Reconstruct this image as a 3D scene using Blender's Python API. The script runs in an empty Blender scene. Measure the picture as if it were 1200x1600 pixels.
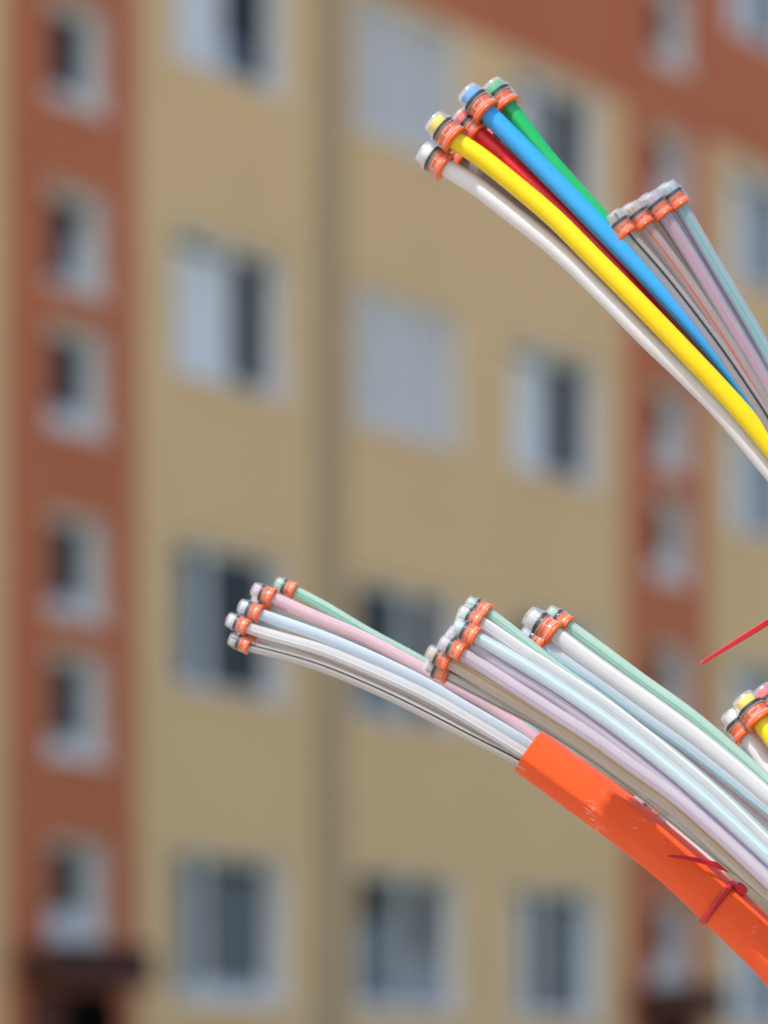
import bpy, math, random
from mathutils import Vector, Matrix

sc = bpy.context.scene
COL = sc.collection
R = math.radians
rnd = random.Random(7)

# ------------------------------------------------------------------ camera
F = 4500.0          # focal length in photograph pixels (photograph 1200 x 1600)
HZ = 1770.0         # row of the horizon, below the frame: a rising-front (shift) view
CAMZ = 1.1
cam_d = bpy.data.cameras.new('camera')
cam = bpy.data.objects.new('camera', cam_d); COL.objects.link(cam)
cam.location = (0, 0, CAMZ); cam.rotation_euler = (R(90), 0, 0)
cam_d.sensor_width = 36.0; cam_d.sensor_fit = 'AUTO'
cam_d.lens = F / 1600 * 36
cam_d.shift_y = (HZ - 800) / 1600
cam_d.clip_start = 0.05; cam_d.clip_end = 3000
cam_d.dof.use_dof = True
cam_d.dof.focus_distance = 1.464
cam_d.dof.aperture_fstop = 4.3
sc.camera = cam

# ------------------------------------------------------------------ light
to_sun = Vector((-0.43, -0.39, 0.815)).normalized()
W = bpy.data.worlds.new('World'); sc.world = W; W.use_nodes = True
wn = W.node_tree.nodes; wl = W.node_tree.links
sky = wn.new('ShaderNodeTexSky'); sky.sky_type = 'NISHITA'; sky.sun_disc = False
sky.sun_elevation = math.asin(to_sun.z)
sky.sun_rotation = math.atan2(to_sun.x, to_sun.y)
sky.dust_density = 2.0
wl.new(sky.outputs[0], wn['Background'].inputs[0]); wn['Background'].inputs[1].default_value = 0.15
sun_d = bpy.data.lights.new('sun', 'SUN'); sun_d.energy = 3.6; sun_d.angle = R(0.53); sun_d.color = (1, .95, .88)
sun = bpy.data.objects.new('sun', sun_d); COL.objects.link(sun)
sun.rotation_euler = to_sun.to_track_quat('Z', 'Y').to_euler(); sun.location = to_sun * 30

vs = sc.view_settings
vs.view_transform = 'Standard'; vs.look = 'None'; vs.exposure = 0.57; vs.gamma = 1.0; vs.use_curve_mapping = False
sc.render.engine = 'CYCLES'
sc.cycles.transparent_max_bounces = 40
sc.cycles.max_bounces = 10
sc.cycles.use_denoising = True

# ------------------------------------------------------------------ helpers
def mesh(name, V, Fc, mats, parent=None, smooth=False, mi=None):
    me = bpy.data.meshes.new(name); me.from_pydata([tuple(v) for v in V], [], Fc)
    for m in (mats if isinstance(mats, (list, tuple)) else [mats]): me.materials.append(m)
    if mi: me.polygons.foreach_set('material_index', mi)
    if smooth: me.polygons.foreach_set('use_smooth', [True] * len(me.polygons))
    me.update()
    return link(name, me, parent)

def link(name, me, parent=None):
    o = bpy.data.objects.new(name, me); COL.objects.link(o)
    if parent: o.parent = parent
    return o

def tag(o, label=None, cat=None, group=None, kind=None):
    if label: o['label'] = label
    if cat: o['category'] = cat
    if group: o['group'] = group
    if kind: o['kind'] = kind
    return o

class MB:
    def __init__(s): s.V = []; s.F = []
    def box(s, x0, x1, y0, y1, z0, z1):
        b = len(s.V)
        s.V += [(x, y, z) for z in (z0, z1) for y in (y0, y1) for x in (x0, x1)]
        s.F += [tuple(b + i for i in f) for f in ((0, 2, 3, 1), (4, 5, 7, 6), (0, 1, 5, 4), (2, 6, 7, 3), (0, 4, 6, 2), (1, 3, 7, 5))]
        return s
    def quad(s, a, b, c, d):
        n = len(s.V); s.V += [a, b, c, d]; s.F.append((n, n + 1, n + 2, n + 3)); return s
    def build(s, name, m, parent=None, smooth=False): return mesh(name, s.V, s.F, m, parent, smooth)

def lathe(prof, seg=40, closed=False):
    """prof: list of (radius, x along axis +X)"""
    V = []; Fc = []; n = len(prof)
    for i in range(seg):
        a = 2 * math.pi * i / seg; c, s_ = math.cos(a), math.sin(a)
        V += [(x, r * c, r * s_) for r, x in prof]
    m = n if closed else n - 1
    for i in range(seg):
        j = (i + 1) % seg
        for k in range(m):
            k2 = (k + 1) % n
            Fc.append((i * n + k, j * n + k, j * n + k2, i * n + k2))
    return V, Fc

def at(px, py, dep):
    return Vector(((px - 600) / F * dep, dep, CAMZ + (HZ - py) / F * dep))

# ------------------------------------------------------------------ materials
def nodes(name):
    m = bpy.data.materials.new(name); m.use_nodes = True
    return m, m.node_tree.nodes, m.node_tree.links, m.node_tree.nodes['Principled BSDF']

def plain(name, col, rough=0.5, var=0.08, scale=40.0, spec=0.5, bump=0.0, bscale=300., sss=0.0, sr=0.002, coord='Object', stretch=None):
    m, n, l, p = nodes(name)
    tc = n.new('ShaderNodeTexCoord')
    src = tc.outputs[coord]
    if stretch:
        mp = n.new('ShaderNodeMapping'); mp.inputs['Scale'].default_value = stretch; l.new(src, mp.inputs[0]); src = mp.outputs[0]
    nz = n.new('ShaderNodeTexNoise'); nz.inputs['Scale'].default_value = scale; nz.inputs['Detail'].default_value = 5
    l.new(src, nz.inputs['Vector'])
    mr = n.new('ShaderNodeMapRange'); mr.inputs['From Min'].default_value = .25; mr.inputs['From Max'].default_value = .75
    mr.inputs['To Min'].default_value = 1 - var; mr.inputs['To Max'].default_value = 1 + var
    l.new(nz.outputs['Fac'], mr.inputs['Value'])
    mx = n.new('ShaderNodeVectorMath'); mx.operation = 'SCALE'; mx.inputs[0].default_value = col
    l.new(mr.outputs[0], mx.inputs['Scale']); l.new(mx.outputs[0], p.inputs['Base Color'])
    r2 = n.new('ShaderNodeMapRange'); r2.inputs['To Min'].default_value = max(.02, rough - .1); r2.inputs['To Max'].default_value = min(1, rough + .1)
    l.new(nz.outputs['Fac'], r2.inputs['Value']); l.new(r2.outputs[0], p.inputs['Roughness'])
    p.inputs['Specular IOR Level'].default_value = spec
    if sss:
        p.inputs['Subsurface Weight'].default_value = sss; p.inputs['Subsurface Radius'].default_value = (1, .8, .7)
        p.inputs['Subsurface Scale'].default_value = sr
    if bump:
        b = n.new('ShaderNodeBump'); b.inputs['Strength'].default_value = bump; b.inputs['Distance'].default_value = .001
        n2 = n.new('ShaderNodeTexNoise'); n2.inputs['Scale'].default_value = bscale; n2.inputs['Detail'].default_value = 6
        l.new(src, n2.inputs['Vector']); l.new(n2.outputs['Fac'], b.inputs['Height']); l.new(b.outputs[0], p.inputs['Normal'])
    return m

def milky(name, col, trans=0.2, lucent=0.46, rough=0.13):
    """natural polyethylene: part diffuse, part translucent, part see-through"""
    m = plain(name, col, rough, .04, 60., .5, .12, 500.)
    n, l = m.node_tree.nodes, m.node_tree.links
    p = n['Principled BSDF']; out = n['Material Output']
    tl = n.new('ShaderNodeBsdfTranslucent'); tl.inputs[0].default_value = (*[min(1, c * 1.08) for c in col], 1)
    tr = n.new('ShaderNodeBsdfTransparent'); tr.inputs[0].default_value = (*[min(1, .45 + .6 * c) for c in col], 1)
    a = n.new('ShaderNodeMixShader'); a.inputs[0].default_value = lucent
    b = n.new('ShaderNodeMixShader')
    lw = n.new('ShaderNodeLayerWeight'); lw.inputs[0].default_value = .35
    mr = n.new('ShaderNodeMapRange'); mr.inputs['To Min'].default_value = trans; mr.inputs['To Max'].default_value = trans * .25
    l.new(lw.outputs['Facing'], mr.inputs['Value']); l.new(mr.outputs[0], b.inputs[0])
    l.new(p.outputs[0], a.inputs[1]); l.new(tl.outputs[0], a.inputs[2])
    l.new(a.outputs[0], b.inputs[1]); l.new(tr.outputs[0], b.inputs[2]); l.new(b.outputs[0], out.inputs[0])
    return m

def clear(name, tint=(1, 1, 1), rough=.06, haze=.1, amount=1.0, hazecol=(.85, .87, .9)):
    """thin clear plastic or window glass: see-through with a Fresnel gloss"""
    m, n, l, p = nodes(name)
    out = n['Material Output']; n.remove(p)
    tr = n.new('ShaderNodeBsdfTransparent'); tr.inputs[0].default_value = (*tint, 1)
    df = n.new('ShaderNodeBsdfDiffuse'); df.inputs[0].default_value = (*hazecol, 1)
    tl = n.new('ShaderNodeBsdfTranslucent'); tl.inputs[0].default_value = (*hazecol, 1)
    gl = n.new('ShaderNodeBsdfGlossy'); gl.inputs['Roughness'].default_value = rough
    fr = n.new('ShaderNodeFresnel'); fr.inputs[0].default_value = 1.5
    nz = n.new('ShaderNodeTexNoise'); nz.inputs['Scale'].default_value = 220; nz.inputs['Detail'].default_value = 4
    tc = n.new('ShaderNodeTexCoord'); l.new(tc.outputs['Object'], nz.inputs['Vector'])
    hz = n.new('ShaderNodeMapRange'); hz.inputs['To Min'].default_value = haze * .5; hz.inputs['To Max'].default_value = haze * 1.5
    l.new(nz.outputs['Fac'], hz.inputs['Value'])
    d2 = n.new('ShaderNodeMixShader'); d2.inputs[0].default_value = .5; l.new(df.outputs[0], d2.inputs[1]); l.new(tl.outputs[0], d2.inputs[2])
    a = n.new('ShaderNodeMixShader'); l.new(hz.outputs[0], a.inputs[0]); l.new(tr.outputs[0], a.inputs[1]); l.new(d2.outputs[0], a.inputs[2])
    mu = n.new('ShaderNodeMath'); mu.operation = 'MULTIPLY'; mu.inputs[1].default_value = amount; mu.use_clamp = True
    ge = n.new('ShaderNodeNewGeometry'); inv = n.new('ShaderNodeMath'); inv.operation = 'SUBTRACT'; inv.inputs[0].default_value = 1.0
    l.new(ge.outputs['Backfacing'], inv.inputs[1])
    fm = n.new('ShaderNodeMath'); fm.operation = 'MULTIPLY'; l.new(fr.outputs[0], fm.inputs[0]); l.new(inv.outputs[0], fm.inputs[1])
    l.new(fm.outputs[0], mu.inputs[0])
    b = n.new('ShaderNodeMixShader'); l.new(mu.outputs[0], b.inputs[0]); l.new(a.outputs[0], b.inputs[1]); l.new(gl.outputs[0], b.inputs[2])
    l.new(b.outputs[0], out.inputs[0])
    return m

M = {}
M['beige'] = plain('beige_render', (.75, .515, .272), .9, .05, .8, .2, .6, 120)
M['red'] = plain('red_brown_render', (.52, .163, .080), .9, .06, .8, .2, .6, 120)
M['joint'] = plain('grey_olive_render', (.66, .50, .27), .9, .06, .8, .2)
M['reveal'] = plain('pale_reveal_paint', (.76, .74, .70), .8, .05, 2., .2)
M['frame'] = plain('white_window_frame', (.80, .80, .80), .4, .03, 4., .4)
M['curtain'] = plain('net_curtain', (.88, .88, .88), .9, .08, 5., .1)
M['blind'] = plain('roller_shutter', (.74, .73, .72), .8, .04, 4., .2)
M['dkcurt'] = plain('grey_blue_curtain', (.21, .26, .32), .9, .1, 4., .1)
M['room'] = plain('dark_room', (.06, .068, .066), .9, .1, 1., .1)
M['glass'] = clear('window_glass', (.93, .95, .96), .02, .02, 1.0)
M['canopy'] = plain('dark_brown_canopy', (.055, .018, .014), .7, .1, 3., .3)
M['door'] = plain('dark_red_door', (.13, .032, .026), .5, .1, 3., .3)
M['plinth'] = plain('grey_plinth', (.22, .20, .18), .9, .1, 2., .2)
M['roof'] = plain('roofing_felt', (.10, .10, .10), .9, .1, 2., .2)
M['pipe'] = plain('zinc_downpipe', (.42, .35, .26), .5, .08, 3., .5)
M['bounce_gravel'] = plain('bounce_gravel_ground', (.36, .32, .26), 1., .25, 3., .1, 1., 60)  # out-of-view ground surface, made pale to bounce warm light onto the facade
M['added_lawn'] = plain('added_lawn_grass', (.05, .085, .028), 1., .35, 3., .1, 1., 60)
M['paving'] = plain('concrete_paving', (.30, .29, .27), .95, .12, 4., .2)

# ------------------------------------------------------------------ ground
g = MB(); g.quad((-800, -800, 0), (800, -800, 0), (800, 800, 0), (-800, 800, 0))
tag(g.build('ground', M['bounce_gravel']), kind='structure')

# ------------------------------------------------------------------ building
VPX = 4500.0
aF = math.atan((VPX - 600) / F)
P0 = Vector(((355 - 600) / F * 26.0, 26.0, 0))
bld = bpy.data.objects.new('apartment_building', None); COL.objects.link(bld)
bld.location = P0; bld.rotation_euler = (0, 0, math.pi / 2 - aF)
tag(bld, 'blurred beige and red brown apartment block with rows of windows behind the tubes', 'building')
PER = 8.72; S0 = -2.64; SW = 1.46
U0, U1 = S0 - PER, S0 + 2 * PER + SW + 3.0
ROWS = [2.30 + 2.78 * k for k in range(5)]
BAND = 12.05; TOP = 15.9; BASE = 1.15
strips = [S0 - PER, S0, S0 + PER, S0 + 2 * PER]
flats = []     # (u0,u1,z0,z1,row,column)
stairs = []
for q, s in enumerate(strips):
    for c, (a, b) in enumerate(((1.97, 3.42), (4.38, 5.92), (6.80, 8.26))):
        if s + b > U1 - .3: continue
        for r, z in enumerate(ROWS): flats.append((s + a, s + b, z, z + 1.34, r, c, q))
    for k in range(5): stairs.append((s + .43, s + 1.06, 2.72 + 2.78 * k, 3.60 + 2.78 * k, q))
    for k in range(4): stairs.append((s + .43, s + 1.06, 4.30 + 2.775 * k, 5.20 + 2.775 * k, q))

def wall(name, u0, u1, z0, z1, holes, m, y=0.0):
    us = sorted({u0, u1, *[h[i] for h in holes for i in (0, 1) if u0 < h[i] < u1]})
    zs = sorted({z0, z1, *[h[i] for h in holes for i in (2, 3) if z0 < h[i] < z1]})
    b = MB()
    for i in range(len(us) - 1):
        for j in range(len(zs) - 1):
            uc, zc = (us[i] + us[i + 1]) / 2, (zs[j] + zs[j + 1]) / 2
            if any(h[0] < uc < h[1] and h[2] < zc < h[3] for h in holes): continue
            b.quad((us[i], y, zs[j]), (us[i + 1], y, zs[j]), (us[i + 1], y, zs[j + 1]), (us[i], y, zs[j + 1]))
    # returns at the two ends and the top
    for u in (u0, u1): b.quad((u, y, z0), (u, y + .12, z0), (u, y + .12, z1), (u, y, z1))
    return b.build(name, m, bld)

for q, s in enumerate(strips):
    e = min(U1, s + PER)
    j0, j1 = s + 3.76, s + 4.24
    if s + SW < U1:
        for a, b in ((s + SW, j0), (j1, e)):
            b = min(b, U1)
            if a >= b: continue
            wall('wall', a, b, BASE, BAND, flats, M['beige'])
            wall('upper_wall', a, b, BAND, TOP, flats, M['red'])
        if j1 < U1:
            wall('joint_strip', j0, j1, BASE, TOP, [], M['joint'], .07)
            V, Fc = lathe([(.055, BASE), (.055, TOP - .3)], 14)
            o = mesh('downpipe', [(j0 + .30 + y_, -.002 + z_, x) for x, y_, z_ in V], Fc, M['pipe'], bld, True)
    wall('stairwell_wall', s, min(s + SW, U1), BASE, TOP + .25, stairs + [(s + .15, s + 1.25, .0, 2.32)], M['red'], -.05)
b = MB(); b.quad((U0, .03, 0), (U1, .03, 0), (U1, .03, BASE), (U0, .03, BASE)); b.build('plinth', M['plinth'], bld)
b = MB(); b.box(U0 - .15, U1 + .15, -.16, 11.2, TOP + .02, TOP + .22); b.build('roof', M['roof'], bld)
b = MB()
b.quad((U0, 11, 0), (U1, 11, 0), (U1, 11, TOP), (U0, 11, TOP))
b.quad((U0, .1, 0), (U0, 11, 0), (U0, 11, TOP), (U0, .1, TOP)); b.quad((U1, .1, 0), (U1, 11, 0), (U1, 11, TOP), (U1, .1, TOP))
b.build('rear_wall', M['beige'], bld)
b = MB(); b.quad((U0, 3.4, 0), (U1, 3.4, 0), (U1, 3.4, TOP), (U0, 3.4, TOP))
for k in range(6): b.box(U0 + .01, U1 - .01, .30, 3.39, .95 + 2.78 * k, 1.15 + 2.78 * k)
b.build('interior_floors', M['room'], bld)

def pleats(u0, u1, z0, z1, y, n):
    V = []; Fc = []
    for i in range(n + 1):
        u = u0 + (u1 - u0) * i / n; yy = y + (.03 if i % 2 else 0)
        V += [(u, yy, z0), (u, yy, z1)]
    for i in range(n): Fc.append((2 * i, 2 * i + 2, 2 * i + 3, 2 * i + 1))
    return V, Fc

def window(u0, u1, z0, z1, yf, mull, curtains, parent=bld, sill='frame'):
    """local origin at the lower left corner of the opening, yf = face of the wall"""
    w, h = u1 - u0, z1 - z0; D = .17
    fr = MB(); t = .06
    y0, y1 = D, D + .07
    fr.box(0, t, y0, y1, 0, h); fr.box(w - t, w, y0, y1, 0, h); fr.box(t, w - t, y0, y1, 0, t); fr.box(t, w - t, y0, y1, h - t, h)
    if mull: fr.box(w * mull - .04, w * mull + .04, y0 - .004, y1 + .002, t, h - t)
    wo = fr.build('window', M['frame'], parent); wo.location = (u0, yf, z0)
    MB().quad((t, D + .04, t), (w - t, D + .04, t), (w - t, D + .04, h - t), (t, D + .04, h - t)).build('pane', M['glass'], wo)
    rv = MB()
    rv.quad((0, 0, 0), (0, D, 0), (0, D, h), (0, 0, h)); rv.quad((w, 0, 0), (w, 0, h), (w, D, h), (w, D, 0))
    rv.quad((0, 0, h), (0, D, h), (w, D, h), (w, 0, h)); rv.quad((0, 0, 0), (w, 0, 0), (w, D, 0), (0, D, 0))
    rv.build('reveal', M['reveal'], wo)
    MB().box(-.04, w + .04, -.05, D - .002, -.035, .006).build('sill', M[sill], wo)
    for (a, b, c, d, mk) in curtains:
        if mk == 'blind':
            bb = MB(); k = 14
            for i in range(k):
                za = c * h + (d - c) * h * i / k; zb = c * h + (d - c) * h * (i + .9) / k
                bb.quad((a * w, .135, za), (b * w, .135, za), (b * w, .150, zb), (a * w, .150, zb))
            bb.build('blind', M['blind'], wo)
        else:
            V, Fc = pleats(a * w, b * w, c * h, min(d, .90) * h, .25, max(4, int((b - a) * w * 22)))
            mesh('curtain', V, Fc, M[mk], wo)
    return wo

C_ = 'curtain'
LOOK = {  # (row, column) in the strip bay that fills the photograph
    (3, 0): (.5, [(.02, .50, .02, .98, C_), (.55, .78, .02, .35, 'dkcurt')]), (3, 1): (.5, [(.02, .98, .02, .92, 'blind')]), (3, 2): (.5, [(.02, .40, .02, .98, C_)]),
    (2, 0): (.58, [(.02, .58, .02, .97, C_)]), (2, 1): (.5, [(.02, .98, .03, .97, 'blind')]), (2, 2): (.48, [(.02, .46, .02, .98, C_)]),
    (1, 0): (.38, [(.02, .14, .02, .98, C_), (.16, .34, .02, .90, 'dkcurt')]), (1, 1): (.62, [(.05, .55, .02, .30, 'dkcurt')]), (1, 2): (.5, [(.6, .98, .02, .98, C_)]),
    (0, 0): (.36, [(.04, .30, .02, .90, 'dkcurt'), (.66, .80, .02, .85, 'dkcurt'), (.05, .95, .02, .12, C_)]), (0, 1): (.60, [(.05, .50, .02, .62, 'dkcurt'), (.66, .95, .02, .40, 'dkcurt')]), (0, 2): (.42, [(.02, .30, .02, .98, C_), (.75, .98, .02, .98, 'dkcurt')]),
    (4, 0): (.5, [(.02, .6, .02, .98, C_)]), (4, 1): (.5, []), (4, 2): (.5, [(.4, .98, .02, .98, C_)]),
}
for u0, u1, z0, z1, r, c, q in flats:
    if q == 1: mu, cu = LOOK[(r, c)]
    else:
        k = rnd.choice(list(LOOK)); mu, cu = LOOK[k]
        if q == 2 and c == 0: mu, cu = .5, [(.02, .45, .02, .98, C_), (.5, .98, .02, .98, 'dkcurt')]
    window(u0, u1, z0, z1, 0.0, mu, cu)
for u0, u1, z0, z1, q in stairs:
    hh = rnd.uniform(.16, .34); cs = [(.10, .98, .02, hh, C_)]
    if rnd.random() < .5: cs.append((rnd.uniform(.70, .80), .98, hh, rnd.uniform(.6, .85), C_))
    window(u0, u1, z0, z1, -.05, None, cs, sill='reveal')

for s in strips:
    cn = MB(); cn.box(s + .06, s + 1.16, -.50, -.052, 2.36, 2.62)
    o = cn.build('canopy', M['canopy'], bld)
    MB().box(s + .03, s + 1.19, -.53, -.502, 2.33, 2.69).build('fascia', M['canopy'], o)
    d = MB().box(s + .15, s + .62, .06, .11, .15, 2.32).build('door', M['door'], bld)
    MB().box(s + .55, s + .58, .02, .058, 1.0, 1.25).build('handle', M['pipe'], d)
    MB().box(s + .62, s + .68, .05, .12, .15, 2.32).build('door_post', M['door'], bld)
    MB().box(s + .05, s + SW, -1.0, -.06, 0, .15).build('door_step', M['plinth'], bld)
pv = MB().box(U0, U1, -3.2, -1.4, -.02, .012); po = pv.build('pavement', M['paving'])
ln_ = MB().quad((U0 - 30, -11.5, .006), (U1 + 30, -11.5, .006), (U1 + 30, -3.2, .006), (U0 - 30, -3.2, .006)).build('added_lawn', M['added_lawn'])  # unseen dark lawn, added to cut ground bounce on the lower facade
ln_.location = P0; ln_.rotation_euler = bld.rotation_euler; tag(ln_, kind='structure')
po.location = P0; po.rotation_euler = bld.rotation_euler; tag(po, kind='structure')

# ------------------------------------------------------------------ ducts
ORANGE = (.84, .096, .018)
M['collar'] = plain('orange_collar', (.78, .13, .018), .28, .05, 200., .5, 0, 300, .25, .001)
M['collet'] = plain('orange_collet', (.84, .17, .055), .22, .1, 300., .5, 0, 300, .3, .001)
M['seal'] = plain('dark_rubber_seal', (.008, .009, .011), .5, .2, 300., .5)
M['shell'] = clear('clear_cap_plastic', (.975, .98, .985), .035, .035, 1.15)
M['tip'] = clear('clear_tip_plastic', (.965, .975, .985), .04, .20, 1.6, (.95, .96, .97))
M['rim'] = clear('frosted_rim_plastic', (.97, .97, .97), .08, .26, 1.3, (.92, .90, .90))
M['stopcore'] = plain('frosted_stop', (.75, .77, .80), .35, .05, 300., .5)

def cap_meshes(L, amb):
    """unit tube radius 1, axis +X from the mouth (0) to the tip (L)"""
    S = {}
    e = .05
    out = [(1.36, .10 * L), (1.44, .115 * L), (1.44, .17 * L), (1.40, .18 * L), (1.40, .44 * L), (1.45, .45 * L), (1.45, .50 * L),
           (1.42, .51 * L), (1.42, .615 * L)]
    S['shell'] = (lathe(out, 48), True)
    tip = [(1.42, .617 * L), (1.50, .625 * L), (1.50, .655 * L), (1.38, .67 * L), (1.33, .80 * L), (1.22, .95 * L), (1.15, .985 * L), (1.05, 1.0 * L),
           (.78, 1.0 * L), (.72, .965 * L), (.0005, .96 * L)]
    S['tip'] = (lathe(tip, 48 if L < 3.5 else 12), L < 3.5)
    S['collar'] = (lathe([(1.03, -.02 * L), (1.03, .08 * L), (1.46, .08 * L), (1.52, .06 * L), (1.53, .03 * L), (1.47, -.005 * L), (1.36, -.02 * L)], 48, True), True)
    S['collet'] = (lathe([(1.05, .085 * L), (1.26, .085 * L), (1.30, .12 * L), (1.30, .20 * L), (1.24, .22 * L), (1.24, .30 * L), (1.31, .33 * L), (1.31, .42 * L), (1.2, .45 * L), (1.05, .45 * L)], 48, True), True)
    S['seal'] = (lathe([(1.04, .475 * L), (1.34, .475 * L), (1.385, .49 * L), (1.385, .59 * L), (1.34, .605 * L), (1.04, .605 * L)], 48, True), True)
    # raised rectangular latch windows, three round the body
    V = []; Fc = []
    for k in range(3):
        a0 = k * 2 * math.pi / 3
        for (s0, s1, t0, t1) in ((.21, .24, -.42, .42), (.36, .39, -.42, .20), (.24, .36, -.42, -.34), (.24, .39, .34, .42)):
            n = 5; b = len(V)
            for i in range(n + 1):
                t = a0 + t0 + (t1 - t0) * i / n
                for r_, s_ in ((1.385, s0), (1.47, s0), (1.47, s1), (1.385, s1)):
                    V.append((s_ * L, r_ * math.cos(t), r_ * math.sin(t)))
            for i in range(n):
                for j in range(4):
                    Fc.append((b + i * 4 + j, b + i * 4 + (j + 1) % 4, b + (i + 1) * 4 + (j + 1) % 4, b + (i + 1) * 4 + j))
            Fc.append((b, b + 3, b + 2, b + 1)); e_ = b + n * 4; Fc.append((e_, e_ + 1, e_ + 2, e_ + 3))
    for s0, s1 in ((.125, .165), (.445, .468)):
        Vr, Fr = lathe([(1.40, s0 * L), (1.475, s0 * L), (1.475, s1 * L), (1.40, s1 * L)], 40, True)
        b = len(V); V += Vr; Fc += [tuple(b + i for i in f) for f in Fr]
    S['latch'] = ((V, Fc), False)
    R_ = {}
    for k, ((V, Fc), sm) in S.items():
        me = bpy.data.meshes.new(k); me.from_pydata(V, [], Fc)
        me.materials.append(M[{'shell': 'shell', 'tip': 'tip', 'collar': 'collar', 'collet': 'collet', 'seal': 'seal', 'latch': 'rim'}[k]])
        if sm:
            me.polygons.foreach_set('use_smooth', [True] * len(me.polygons))
            me.set_sharp_from_angle(angle=R(38))
        me.update(); R_[k] = me
    return R_
CAP = {'big': (3.25, cap_meshes(3.25, 0)), 'small': (3.9, cap_meshes(3.9, 0))}

def catmull(P, step):
    out = []
    Q = [P[0] * 2 - P[1]] + P + [P[-1] * 2 - P[-2]]
    for i in range(1, len(Q) - 2):
        p0, p1, p2, p3 = Q[i - 1:i + 3]
        t0 = 0; t1 = (p1 - p0).length ** .5; t2 = t1 + (p2 - p1).length ** .5; t3 = t2 + (p3 - p2).length ** .5
        n = max(2, int((p2 - p1).length / step))
        for k in range(n):
            t = t1 + (t2 - t1) * k / n
            A1 = p0 * ((t1 - t) / (t1 - t0)) + p1 * ((t - t0) / (t1 - t0)); A2 = p1 * ((t2 - t) / (t2 - t1)) + p2 * ((t - t1) / (t2 - t1))
            A3 = p2 * ((t3 - t) / (t3 - t2)) + p3 * ((t - t2) / (t3 - t2))
            B1 = A1 * ((t2 - t) / (t2 - t0)) + A2 * ((t - t0) / (t2 - t0)); B2 = A2 * ((t3 - t) / (t3 - t1)) + A3 * ((t - t1) / (t3 - t1))
            out.append(B1 * ((t2 - t) / (t2 - t1)) + B2 * ((t - t1) / (t2 - t1)))
    out.append(P[-1].copy())
    return out

def frames(P, ref):
    T = [(P[min(i + 1, len(P) - 1)] - P[max(i - 1, 0)]).normalized() for i in range(len(P))]
    n = (ref - T[0] * ref.dot(T[0])).normalized(); N = [n]
    for i in range(1, len(P)):
        q = T[i - 1].rotation_difference(T[i]); n = q @ n; n = (n - T[i] * n.dot(T[i])).normalized(); N.append(n)
    return T, N

def sweep(P, ref, prof, closed=True):
    """prof(i, s) -> list of (n, b) offsets; n along ref, b along up-ish"""
    T, N = frames(P, ref); V = []; Fc = []; m = None
    for i, p in enumerate(P):
        n = N[i]; b = T[i].cross(n)
        pr = prof(i); m = len(pr)
        V += [p + n * x + b * y for x, y in pr]
    for i in range(len(P) - 1):
        for j in range(m):
            k = (j + 1) % m
            Fc.append((i * m + j, i * m + k, (i + 1) * m + k, (i + 1) * m + j))
    return V, Fc

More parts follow.
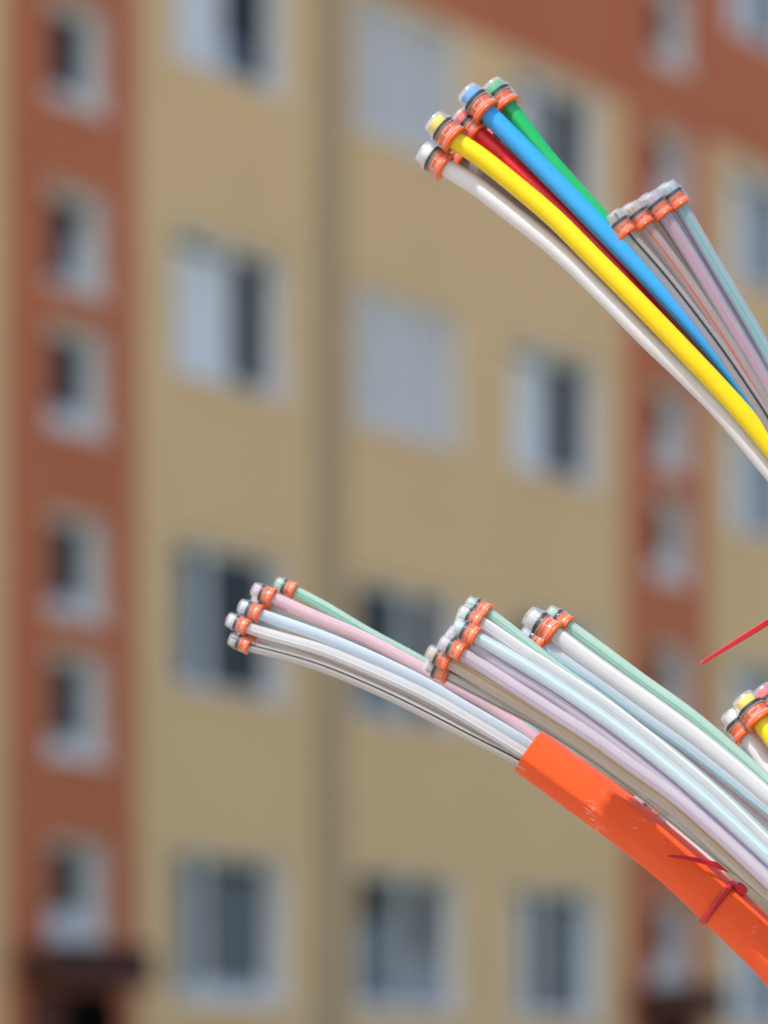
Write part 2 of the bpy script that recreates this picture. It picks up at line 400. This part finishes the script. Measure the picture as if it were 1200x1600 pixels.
SEG = 48
crnd = random.Random(21)
def duct(label, group, tip, pts, rad, dep, off, mat, stripes=(), stripe_mat=None, size='big', cut=None, bend=(0, 0), extra=True, latch=0.0, last=None, stop_mat=None):
    """tip, pts: photograph positions; dep = (x0, d0, x1, d1) depth along the bundle; off = depth offset of this tube"""
    def d(x): return dep[1] + (dep[3] - dep[1]) * (x - dep[0]) / (dep[2] - dep[0]) + off
    tp = at(*tip, d(tip[0])); P = [at(x, y, d(x)) for x, y in pts]
    fl = P[0]; ax = (tp - fl).normalized()
    L, cm = CAP[size]; L *= rad * 1.03
    root = bpy.data.objects.new('microduct', None); COL.objects.link(root); root.location = fl
    tag(root, label, 'duct', group)
    path = [fl + ax * (L * .90), fl + ax * (L * .3)] + P
    if extra:     # out of frame the ducts bend down into the ground
        e = P[-1]; t = (P[-1] - P[-2]).normalized()
        gx, gy = bend
        path += [e + t * .06, e + t * .13 + Vector((.0, 0, -.015)), Vector((.40 + gx, 1.62 + gy, 1.0)), Vector((.43 + gx, 1.62 + gy, .5)), Vector((.43 + gx, 1.62 + gy, -.05))]
    pp = catmull(path, .005)
    if extra:
        # thin out the far end
        keep = [i for i, p in enumerate(pp) if p.x < .24 or i % 4 == 0 or i == len(pp) - 1]; pp = [pp[i] for i in keep]
    ref = (Vector((0, 0, CAMZ)) - fl).normalized()
    circ = [(rad * math.cos(2 * math.pi * k / SEG), rad * math.sin(2 * math.pi * k / SEG)) for k in range(SEG)]
    V, Fc = sweep(pp, ref, lambda i: circ)
    mi = [0] * len(Fc); mats = [mat]
    if stripes:
        mats.append(stripe_mat); st = set()
        for a, w in [(a_ + da, w_ if da == 0 else 8) for a_, w_ in stripes[:1] for da in (0, 95, 180, 270)]:
            for k in range(SEG):
                ang = -360 * (k + .5) / SEG
                if abs((ang - a + 180) % 360 - 180) <= w / 2: st.add(k)
        mi = [1 if (i % SEG) in st else 0 for i in range(len(Fc))]
    # closed end and open inner wall at the stop
    n0 = len(V); V.append(pp[0]); Fc += [(n0, (k + 1) % SEG, k) for k in range(SEG)]; mi += [0] * SEG
    to = mesh('tube', [v - fl for v in V], Fc, mats, root, True, mi); to.data.set_sharp_from_angle(angle=R(40))
    # end cap
    q = Vector((1, 0, 0)).rotation_difference(ax)
    base = q.to_matrix()
    # turn the cap about its axis so that a latch window faces the camera side
    loc = base.inverted() @ ref; rot = math.atan2(loc.z, loc.y) + latch + crnd.uniform(-.45, .45)
    mt = Matrix.Translation((0, 0, 0)) @ (base @ Matrix.Rotation(rot, 3, 'X')).to_4x4() @ Matrix.Diagonal((rad * 1.03, rad * 1.07, rad * 1.07, 1))
    cap = link('end_cap', cm['shell'], root); cap.matrix_local = mt
    for nm, k in (('clear_tip', 'tip'), ('orange_collar', 'collar'), ('collet', 'collet'), ('seal_ring', 'seal'), ('latch_frame', 'latch')):
        link(nm, cm[k], cap)
    return root

def solid(name, c): return plain(name, c, .30, .03, 60., .5, .1, 400., .12, .0015)
for k, c in dict(white=(.68, .66, .67), yellow=(.80, .59, .0), red=(.78, .016, .022), blue=(.030, .32, .78), green=(.011, .40, .105), brown=(.20, .06, .03), grey=(.20, .18, .16)).items():
    M['t_' + k] = solid(k + '_duct', c)
for k, c, t in (('mint', (.58, .76, .68), .26), ('pink', (.80, .67, .70), .22), ('sky', (.70, .77, .84), .26), ('pale', (.78, .775, .785), .30), ('bone', (.72, .69, .67), .30),
                ('smoke', (.60, .58, .57), .40), ('chalk', (.75, .745, .75), .10), ('lilac', (.76, .72, .77), .32), ('sand', (.75, .68, .60), .32), ('aqua', (.72, .79, .81), .30), ('glass', (.62, .60, .61), .44), ('glasslilac', (.66, .62, .69), .38),
                ('glassaqua', (.56, .66, .69), .36), ('glassrose', (.66, .59, .58), .42)):
    M['m_' + k] = milky(k + '_natural_duct', c, t)
for k, c in dict(black=(.015, .014, .014), green=(.03, .40, .26), pink=(.85, .26, .40), blue=(.42, .64, .82), cyan=(.38, .68, .76), teal=(.06, .36, .40), rose=(.50, .16, .28), brown=(.30, .14, .07), ochre=(.55, .33, .08), purple=(.36, .20, .46), red=(.48, .08, .045), grey=(.35, .36, .36), white=(.85, .85, .87)).items():
    M['s_' + k] = plain(k + '_stripe', c, .35, .05, 80.)

# ---- fan of solid-coloured ducts, top
gA = 'solid coloured ducts fanning out at the top'
dA = (690, 1.516, 1200, 1.498)
RB = .00475
duct('white duct, lowest of the solid coloured fan at the top', gA, (658, 235), [(697, 262), (740, 288), (800, 334), (870, 390), (945, 462), (1010, 528), (1077, 592), (1127, 643), (1209, 741)], RB, dA, -.002, M['t_white'], bend=(-.01, 0))
duct('bright yellow duct with clear end cap in the solid coloured fan at the top', gA, (676, 188), [(712, 220), (743, 240), (805, 289), (867, 342), (923, 398), (1008, 484), (1084, 563), (1133, 615), (1165, 651), (1203, 697)], RB * 1.04, dA, -.011, M['t_yellow'], bend=(0, -.01))
duct('red duct between the yellow and blue ducts at the top', gA, (717, 182), [(748, 210), (791, 249), (859, 312), (897, 348), (954, 406), (1023, 487), (1090, 565), (1150, 640), (1205, 715)], RB * .97, dA, .002, M['t_red'], bend=(.01, .005))
duct('bright blue duct beside the green one at the top', gA, (725, 139), [(762, 177), (798, 213), (861, 277), (934, 352), (1044, 466), (1115, 546), (1160, 603), (1205, 668)], RB * 1.04, dA, -.006, M['t_blue'], bend=(.02, 0))
duct('green duct, uppermost of the solid coloured fan', gA, (770, 136), [(794, 168), (818, 200), (857, 250), (939, 342), (1044, 455), (1115, 540), (1205, 655)], RB, dA, .007, M['t_green'], bend=(.02, .015))
duct('dark brown duct half hidden between the red and blue ducts', gA, (742, 187), [(773, 216), (805, 246), (857, 297), (925, 368), (1020, 470), (1090, 556), (1205, 700)], RB, dA, .024, M['t_brown'], bend=(.01, .02))
duct('dark grey duct half hidden between the white and yellow ducts', gA, (690, 225), [(724, 253), (760, 280), (828, 335), (900, 400), (960, 458), (1060, 558), (1130, 632), (1205, 722)], RB, dA, .024, M['t_grey'], bend=(-.01, .02))

# ---- clear ducts with end caps in a row, upper right
gB = 'clear striped ducts at the upper right'
dB = (960, 1.409, 1200, 1.417)
RS = .0032
duct('clear duct with thin black stripe, leftmost of the row at the upper right', gB, (957, 332), [(981, 366), (1038, 432), (1084, 490), (1128, 549), (1170, 610), (1203, 661), (1240, 728)], RS, dB, 0, M['m_glass'], [(10, 18), (150, 9)], M['s_black'], 'small', bend=(.04, -.02))
duct('clear duct with thin red orange stripe, second in the row at the upper right', gB, (984, 318), [(1009, 353), (1068, 432), (1127, 519), (1163, 576), (1199, 636), (1240, 712)], RS, dB, .001, M['m_glassrose'], [(-8, 9), (170, 9)], M['s_red'], 'small', bend=(.05, -.02), latch=.15)
duct('clear lilac duct with pink stripe, third in the row at the upper right', gB, (1013, 303), [(1039, 337), (1083, 406), (1145, 510), (1199, 600), (1245, 690)], RS, dB, 0, M['m_glasslilac'], [(0, 9), (200, 9)], M['s_rose'], 'small', bend=(.06, -.02), latch=-.12)
duct('clear bluish duct with cyan stripe, rightmost of the row at the upper right', gB, (1042, 287), [(1065, 322), (1113, 404), (1153, 471), (1192, 538), (1245, 640)], RS, dB, 0, M['m_glassaqua'], [(0, 9), (120, 9)], M['s_teal'], 'small', bend=(.07, -.02), latch=.1)
duct('clear duct seen behind the black and red striped ones at the upper right', gB, (975, 322), [(999, 357), (1053, 430), (1106, 506), (1150, 572), (1199, 655), (1240, 730)], RS, dB, .0085, M['m_glass'], [(10, 9)], M['s_grey'], 'small', bend=(.045, -.008))
duct('clear duct seen behind the red and pink striped ones at the upper right', gB, (1002, 306), [(1027, 341), (1078, 418), (1138, 513), (1199, 617), (1240, 696)], RS, dB, .0085, M['m_glassrose'], [(0, 9)], M['s_brown'], 'small', bend=(.055, -.008))
duct('clear duct seen behind the pink and cyan striped ones at the upper right', gB, (1031, 289), [(1055, 325), (1097, 400), (1150, 488), (1199, 572), (1245, 660)], RS, dB, .0085, M['m_glasslilac'], [(0, 9)], M['s_purple'], 'small', bend=(.065, -.008))

# ---- left bundle running into the orange sheath
gC = 'pale ducts running into the orange sheath'
dC = (360, 1.530, 830, 1.508)
RC = .00285
SX = [(905, 1232), (960, 1272)]
def into(x, y): return [(862 + x * .6, 1201 + y * .6)]
duct('mint green duct, uppermost of the left bundle', gC, (427, 909), [(461, 924), (500, 944), (576, 989), (661, 1035), (740, 1084), (833, 1146)] + into(20, -27), RC, dC, .004, M['m_mint'], [(90, 14), (-80, 14)], M['s_green'], 'small', extra=False)
duct('pale pink duct with pink stripe in the left bundle', gC, (390, 918), [(427, 934), (500, 966), (567, 995), (660, 1044), (702, 1067), (767, 1104), (831, 1150)] + into(17, -20), RC * 1.06, dC, -.002, M['m_pink'], [(30, 13), (190, 10)], M['s_pink'], 'small', extra=False, latch=.1)
duct('pale blue duct below the pink one in the left bundle', gC, (374, 946), [(407, 960), (500, 993), (583, 1028), (667, 1069), (717, 1099), (824, 1163)] + into(8, -6), RC * 1.08, dC, -.003, M['m_sky'], [(-35, 14), (160, 10)], M['s_blue'], 'small', extra=False, latch=-.1)
duct('white duct with its end cap farthest left in the bundle', gC, (352, 965), [(387, 981), (440, 997), (500, 1014), (583, 1048), (667, 1087), (733, 1124), (816, 1175)] + into(-2, 6), RC * 1.04, dC, -.004, M['m_pale'], [(-10, 7), (180, 9)], M['s_white'], 'small', extra=False, latch=.1)
duct('pale duct with black stripe, lowest of the left bundle', gC, (356, 996), [(390, 1010), (440, 1023), (500, 1041), (583, 1075), (650, 1107), (733, 1150), (812, 1191)] + into(-16, 26), RC, dC, -.001, M['m_bone'], [(18, 22), (190, 12)], M['s_black'], 'small', extra=False)
duct('pale duct with brown stripe peeping out between the white and black striped ones', gC, (372, 983), [(404, 993), (450, 1008), (500, 1026), (583, 1061), (650, 1093), (733, 1137), (813, 1182)] + into(-10, 18), RC, dC, .0065, M['m_bone'], [(-10, 10)], M['s_brown'], 'small', extra=False)
duct('pale grey pink duct peeping out between the pink and blue ones on the left', gC, (391, 936), [(424, 950), (500, 981), (583, 1014), (667, 1058), (733, 1098), (829, 1155)] + into(12, -10), RC, dC, .0065, M['m_bone'], [(-10, 10)], M['s_grey'], 'small', extra=False)

# ---- middle bundle
gD = 'pale ducts of the middle bundle above the orange sheath'
dD = (665, 1.438, 1200, 1.407)
duct('mint green duct, uppermost of the middle bundle', gD, (724, 938), [(763, 959), (800, 987), (877, 1049), (944, 1097), (994, 1137), (1044, 1174), (1137, 1253), (1200, 1312)], RS * .96, dD, .003, M['m_mint'], [(96, 16), (-90, 12)], M['s_green'], 'small', bend=(-.05, -.04))
duct('white duct just below the mint one in the middle bundle', gD, (713, 953), [(752, 973), (805, 1009), (857, 1043), (955, 1108), (1055, 1187), (1125, 1247), (1205, 1324)], RS * .98, dD, -.002, M['m_pale'], [(60, 12), (190, 10)], M['s_white'], 'small', bend=(-.05, -.05), latch=.1)
duct('pale aqua duct with cyan stripe in the middle bundle', gD, (706, 974), [(745, 996), (798, 1026), (848, 1057), (947, 1124), (1047, 1202), (1117, 1262), (1205, 1343)], RS, dD, -.008, M['m_aqua'], [(22, 12), (170, 12)], M['s_cyan'], 'small', bend=(-.06, -.06), latch=.2)
duct('pale lilac duct with purple stripe in the middle bundle', gD, (699, 986), [(735, 1007), (795, 1047), (862, 1087), (930, 1136), (985, 1177), (1047, 1226), (1100, 1275), (1205, 1369)], RS, dD, -.004, M['m_lilac'], [(40, 14), (180, 12)], M['s_purple'], 'small', bend=(-.06, -.045))
duct('broad pale lilac duct with its cap just left of the aqua one', gD, (685, 1001), [(723, 1021), (795, 1067), (860, 1109), (925, 1151), (990, 1198), (1056, 1246), (1138, 1318), (1205, 1381)], RS, dD, -.006, M['m_lilac'], [(160, 10)], M['s_purple'], 'small', bend=(-.07, -.06), latch=-.1)
duct('sand coloured duct with ochre stripe in the middle bundle', gD, (667, 1018), [(703, 1036), (790, 1087), (848, 1122), (914, 1164), (980, 1212), (1047, 1259), (1130, 1333), (1200, 1396)], RS, dD, .000, M['m_sand'], [(22, 12), (180, 10)], M['s_ochre'], 'small', bend=(-.08, -.05))
duct('smoky grey duct with black stripe, lowest of the middle bundle', gD, (663, 1038), [(700, 1055), (785, 1099), (846, 1131), (931, 1185), (996, 1233), (1097, 1315), (1187, 1389), (1215, 1414)], RS * .98, dD, .006, M['m_smoke'], [(52, 22), (190, 10)], M['s_black'], 'small', bend=(-.09, -.045))

duct('whitish duct wedged behind the two lilac ones in the middle bundle', gD, (694, 995), [(730, 1014), (795, 1058), (862, 1099), (931, 1143), (985, 1188), (1050, 1238), (1120, 1299), (1205, 1376)], RS, dD, .003, M['m_pale'], [(20, 9)], M['s_grey'], 'small', bend=(-.065, -.04))
duct('pale duct wedged behind the white and aqua ones in the middle bundle', gD, (711, 964), [(749, 985), (802, 1018), (853, 1050), (951, 1116), (1051, 1195), (1121, 1254), (1205, 1333)], RS, dD, .004, M['m_sky'], [(20, 9)], M['s_cyan'], 'small', bend=(-.055, -.04))

# ---- right bundle behind it
gE = 'pale ducts of the bundle right of the middle'
dE = (815, 1.457, 1200, 1.429)
duct('mint green duct, uppermost of the right bundle, running to the right edge', gE, (851, 952), [(888, 978), (935, 1012), (995, 1057), (1080, 1118), (1140, 1168), (1196, 1218), (1240, 1262)], RS * 1.02, dE, .004, M['m_mint'], [(80, 10), (-35, 16)], M['s_green'], 'small', bend=(-.02, -.02))
duct('wide white duct with the large end cap in the right bundle', gE, (833, 967), [(868, 992), (917, 1029), (983, 1076), (1030, 1109), (1083, 1148), (1150, 1202), (1215, 1258)], RS * 1.38, dE, -.004, M['m_chalk'], [(40, 12), (180, 10)], M['s_white'], 'small', bend=(-.02, -.03), latch=.15)
duct('pale blue duct with cyan stripe below the wide white duct', gE, (813, 988), [(851, 1008), (880, 1030), (950, 1077), (1000, 1114), (1083, 1172), (1150, 1224), (1205, 1268)], RS * 1.06, dE, -.003, M['m_sky'], [(-25, 18), (170, 10)], M['s_cyan'], 'small', bend=(-.03, -.02))
duct('pinkish duct with purple stripe squeezed below the pale blue duct', gE, (870, 1050), [(905, 1074), (950, 1100), (1000, 1137), (1060, 1181), (1110, 1220), (1157, 1257), (1210, 1303)], RS, dE, .0055, M['m_lilac'], [(50, 12), (180, 10)], M['s_purple'], 'small', bend=(-.03, -.01))

# ---- ducts cut by the right edge
gF = 'solid coloured ducts at the right edge'
dF = (1130, 1.470, 1250, 1.455)
duct('white duct with clear end cap at the right edge', gF, (1137, 1109), [(1169, 1150), (1192, 1183), (1217, 1221), (1252, 1281)], RB, dF, .004, M['t_white'], bend=(.03, .03), latch=.6)
duct('yellow duct with clear end cap at the right edge', gF, (1158, 1088), [(1190, 1128), (1214, 1161), (1242, 1206), (1272, 1261)], RB * 1.04, dF, -.006, M['t_yellow'], bend=(.04, .02), latch=.1)
duct('red duct whose end cap is cut off by the right edge', gF, (1186, 1073), [(1218, 1113), (1242, 1147), (1267, 1187), (1292, 1241)], RB, dF, .003, M['t_red'], bend=(.05, .03), latch=-.2)

# ---- duct behind the sheath
dG = (985, 1.545, 1200, 1.540)
duct('white duct with yellow orange collar glimpsed between sheath and middle bundle', 'duct behind the sheath', (985, 1228), [(1030, 1272), (1060, 1300), (1105, 1352), (1160, 1425), (1200, 1500)], RB, dG, .0, M['t_white'], bend=(.0, .05))

# ------------------------------------------------------------------ orange sheath
M['sheath'] = plain('orange_polyethylene_sheath', ORANGE, .40, .05, 50., .3, .30, 700., .04, .001)
def scuffs(m):
    n, l = m.node_tree.nodes, m.node_tree.links; p = n['Principled BSDF']
    old = p.inputs['Base Color'].links[0].from_socket
    tc = n.new('ShaderNodeTexCoord'); mp = n.new('ShaderNodeMapping'); mp.inputs['Rotation'].default_value = (.3, .7, .5); mp.inputs['Scale'].default_value = (60, 400, 160)
    nz = n.new('ShaderNodeTexNoise'); nz.inputs['Scale'].default_value = 2.2; nz.inputs['Detail'].default_value = 8; nz.inputs['Roughness'].default_value = .7
    l.new(tc.outputs['Object'], mp.inputs[0]); l.new(mp.outputs[0], nz.inputs['Vector'])
    n2 = n.new('ShaderNodeTexNoise'); n2.inputs['Scale'].default_value = 45; l.new(tc.outputs['Object'], n2.inputs['Vector'])
    mu = n.new('ShaderNodeMath'); mu.operation = 'MULTIPLY'; l.new(nz.outputs['Fac'], mu.inputs[0]); l.new(n2.outputs['Fac'], mu.inputs[1])
    mr = n.new('ShaderNodeMapRange'); mr.inputs['From Min'].default_value = .355; mr.inputs['From Max'].default_value = .46; mr.inputs['To Max'].default_value = .65
    l.new(mu.outputs[0], mr.inputs['Value'])
    mx = n.new('ShaderNodeMix'); mx.data_type = 'RGBA'; l.new(mr.outputs[0], mx.inputs['Factor']); l.new(old, mx.inputs['A']); mx.inputs['B'].default_value = (.9, .62, .45, 1)
    l.new(mx.outputs['Result'], p.inputs['Base Color'])
scuffs(M['sheath'])

dS = (829, 1.512, 1175, 1.500)
def ds(x): return dS[1] + (dS[3] - dS[1]) * (x - dS[0]) / (dS[2] - dS[0])
sp = [at(x, y, ds(x)) for x, y in ((826, 1173), (866, 1202), (911, 1235), (968, 1277), (1025, 1322), (1078, 1367), (1123, 1410), (1175, 1459), (1230, 1518))]
sp += [sp[-1] + Vector((.03, .01, -.05)), Vector((.30, 1.56, 1.0)), Vector((.33, 1.58, .5)), Vector((.33, 1.58, -.05))]
spp = catmull(sp, .004)
spp = [p for i, p in enumerate(spp) if p.x < .24 or i % 5 == 0 or i == len(spp) - 1]
sref = (Vector((0, 0, CAMZ)) - spp[0]).normalized()
def hexprof(rad, n=72, turn=0.0, rz=1.0):
    out = []
    for k in range(n):
        a = 2 * math.pi * k / n
        h = math.cos(math.pi / 6) / math.cos(((a + turn) % (math.pi / 3)) - math.pi / 6)
        h = .68 * h + .32 * .93
        out.append((rad * h * 1.04 * math.cos(a), rad * h * 1.04 * math.sin(a)))
    return out
TURN = R(38)
SR = .0129
def shprof(i):
    k = 1 + .02 * math.sin(i * .21) * math.exp(-i * .02)
    return hexprof(SR * (.99 + .04 * min(1, i / 90)) * k, turn=TURN)
Vo, Fo = sweep(spp, sref, shprof)
Vi, Fi = sweep(spp, sref, lambda i: [(x * .94, y * .94) for x, y in shprof(i)])
no = len(Vo); npf = 72
T0 = (spp[1] - spp[0]).normalized()
jr = random.Random(3); jit = [T0 * (.0004 * math.sin(k * .0873 + 1) + jr.uniform(-.00022, .00022)) for k in range(npf)]
Vo = [v + (jit[i] if i < npf else Vector()) for i, v in enumerate(Vo)]; Vi = [v + (jit[i] if i < npf else Vector()) for i, v in enumerate(Vi)]
Fs = Fo + [(d + no, c + no, b_ + no, a + no) for a, b_, c, d in Fi] + [((k + 1) % npf, k, k + no, (k + 1) % npf + no) for k in range(npf)]
sh = mesh('duct_sheath', Vo + Vi, Fs, M['sheath'], None, True)
sh.data.set_sharp_from_angle(angle=R(50))
tag(sh, 'scuffed orange plastic sheath gripping the left bundle of pale ducts', 'sheath')

# ------------------------------------------------------------------ cable ties
M['tie'] = plain('red_nylon_tie', (.52, .010, .018), .32, .05, 200., .5, .1, 600., .2, .001)
def strap(name, pts, dep, w0, w1, th, parent=None, taper=.012, ref=None):
    P = catmull([at(x, y, d_) for (x, y), d_ in zip(pts, dep)], .002)
    ln = [0]
    for i in range(1, len(P)): ln.append(ln[-1] + (P[i] - P[i - 1]).length)
    rf = ref or (Vector((0, 0, CAMZ)) - P[0]).normalized()
    def pr(i):
        s = ln[i] / max(taper, 1e-6)
        w = (w0 + (w1 - w0) * min(1, s)) * (.35 + .65 * min(1, ln[i] / .0012) ** .5); t = th * (.6 + .4 * min(1, s))
        b = min(w, t) * .25
        return [(-t / 2, -w / 2 + b), (-t / 2 + b, -w / 2), (t / 2 - b, -w / 2), (t / 2, -w / 2 + b), (t / 2, w / 2 - b), (t / 2 - b, w / 2), (-t / 2 + b, w / 2), (-t / 2, w / 2 - b)]
    V, Fc = sweep(P, rf, pr)
    n = len(V); Fc += [tuple(range(7, -1, -1)), tuple(range(n - 8, n))]
    return V, Fc, P

def head(V0, rot, s, parent):
    """ratchet block of a tie: bevelled box with a slot"""
    b = s * .42; V = []; Fc = []
    ring = lambda k, z: [(x * k, y * k, z) for x, y in ((-s, -s * .8 + b), (-s + b, -s * .8), (s - b, -s * .8), (s, -s * .8 + b), (s, s * .8 - b), (s - b, s * .8), (-s + b, s * .8), (-s, s * .8 - b))]
    lv = [ring(.80, -s * .7), ring(1, -s * .5), ring(1, s * .5), ring(.80, s * .7), ring(.45, s * .7), ring(.40, s * .2)]
    for r_ in lv: V += r_
    for i in range(len(lv) - 1):
        for j in range(8): k = (j + 1) % 8; Fc.append((i * 8 + j, i * 8 + k, (i + 1) * 8 + k, (i + 1) * 8 + j))
    Fc += [tuple(range(7, -1, -1)), tuple(range(40, 48))]
    o = mesh('tie_head', V, Fc, M['tie'], parent); o.location = V0; o.rotation_euler = rot
    return o

# tie round the sheath
idx = min(range(len(spp)), key=lambda i: (spp[i] - at(1128, 1414, ds(1128))).length)
Ts, Ns = frames(spp, sref)
c0 = spp[idx]; n_ = Ns[idx]; t_ = Ts[idx]; b_ = t_.cross(n_)
tie = bpy.data.objects.new('cable_tie', None); COL.objects.link(tie); tie.location = c0
tag(tie, 'red cable tie drawn tight round the orange sheath, its head at the upper edge', 'cable tie', 'red cable ties')
V = []; Fc = []; hp = hexprof(SR * 1.045, turn=TURN); hp2 = hexprof(SR * 1.12, turn=TURN)
for k in range(72):
    sk = .0012 * math.sin(2 * math.pi * k / 72)
    for (x, y), w in ((hp[k], -.0018), (hp2[k], -.0014), (hp2[k], .0014), (hp[k], .0018)):
        V.append(n_ * x + b_ * y + t_ * (w + sk))
for k in range(72):
    j = (k + 1) % 72
    for q in range(4): Fc.append((k * 4 + q, k * 4 + (q + 1) % 4, j * 4 + (q + 1) % 4, j * 4 + q))
mesh('strap', V, Fc, M['tie'], tie, True)
hp_ = at(1157, 1390, ds(1157) - .005) - c0
mq = Matrix((t_, b_, n_)).transposed().to_euler()
head(hp_, mq, .0036, tie)

# tail of a tie that comes out behind the middle bundle
def tie_tail(label, pts, dep, w0, w1, hpos, hdep, srot):
    V, Fc, P = strap('s', pts, dep, w0, w1, .0013, taper=.03)
    t = bpy.data.objects.new('cable_tie', None); COL.objects.link(t); t.location = P[-1]
    tag(t, label, 'cable tie', 'red cable ties')
    mesh('strap', [v - P[-1] for v in V], Fc, M['tie'], t, True).data.set_sharp_from_angle(angle=R(30))
    head(at(*hpos, hdep) - P[-1], srot, .0034, t)
    return t
tie_tail('thin red cable tie tail lying across the shaded part of the orange sheath', [(1042, 1337), (1075, 1341), (1110, 1349), (1142, 1359), (1160, 1364)], [1.484, 1.487, 1.489, 1.491, 1.493], .0012, .0034, (1164, 1366), 1.495, (.2, .5, .3))
spike = tie_tail('pointed red cable tie tail sticking in from the right edge', [(1095, 1037), (1140, 1009), (1200, 972), (1260, 930), (1300, 885)], [1.470, 1.472, 1.476, 1.482, 1.49],   .0017, .0029, (1304, 878), 1.492, (.2, .6, .2))

# its loop, out of frame, holds the solid coloured fan together
lc = at(1318, 838, 1.503); ld = (at(1360, 892, 1.503) - lc).normalized(); ln2 = Vector((0, -1, 0)); lb = ld.cross(ln2).normalized(); ln2 = lb.cross(ld)
V = []; Fc = []
for k in range(48):
    a_ = 2 * math.pi * k / 48; rr = ln2 * math.cos(a_) * 1.05 + lb * math.sin(a_) * .85
    for r_, w in ((.0225, -.0018), (.0238, -.0018), (.0238, .0018), (.0225, .0018)): V.append(lc + rr * r_ + ld * w - spike.location)
for k in range(48):
    for q in range(4): Fc.append((k * 4 + q, k * 4 + (q + 1) % 4, ((k + 1) % 48) * 4 + (q + 1) % 4, ((k + 1) % 48) * 4 + q))
mesh('strap_loop', V, Fc, M['tie'], spike)
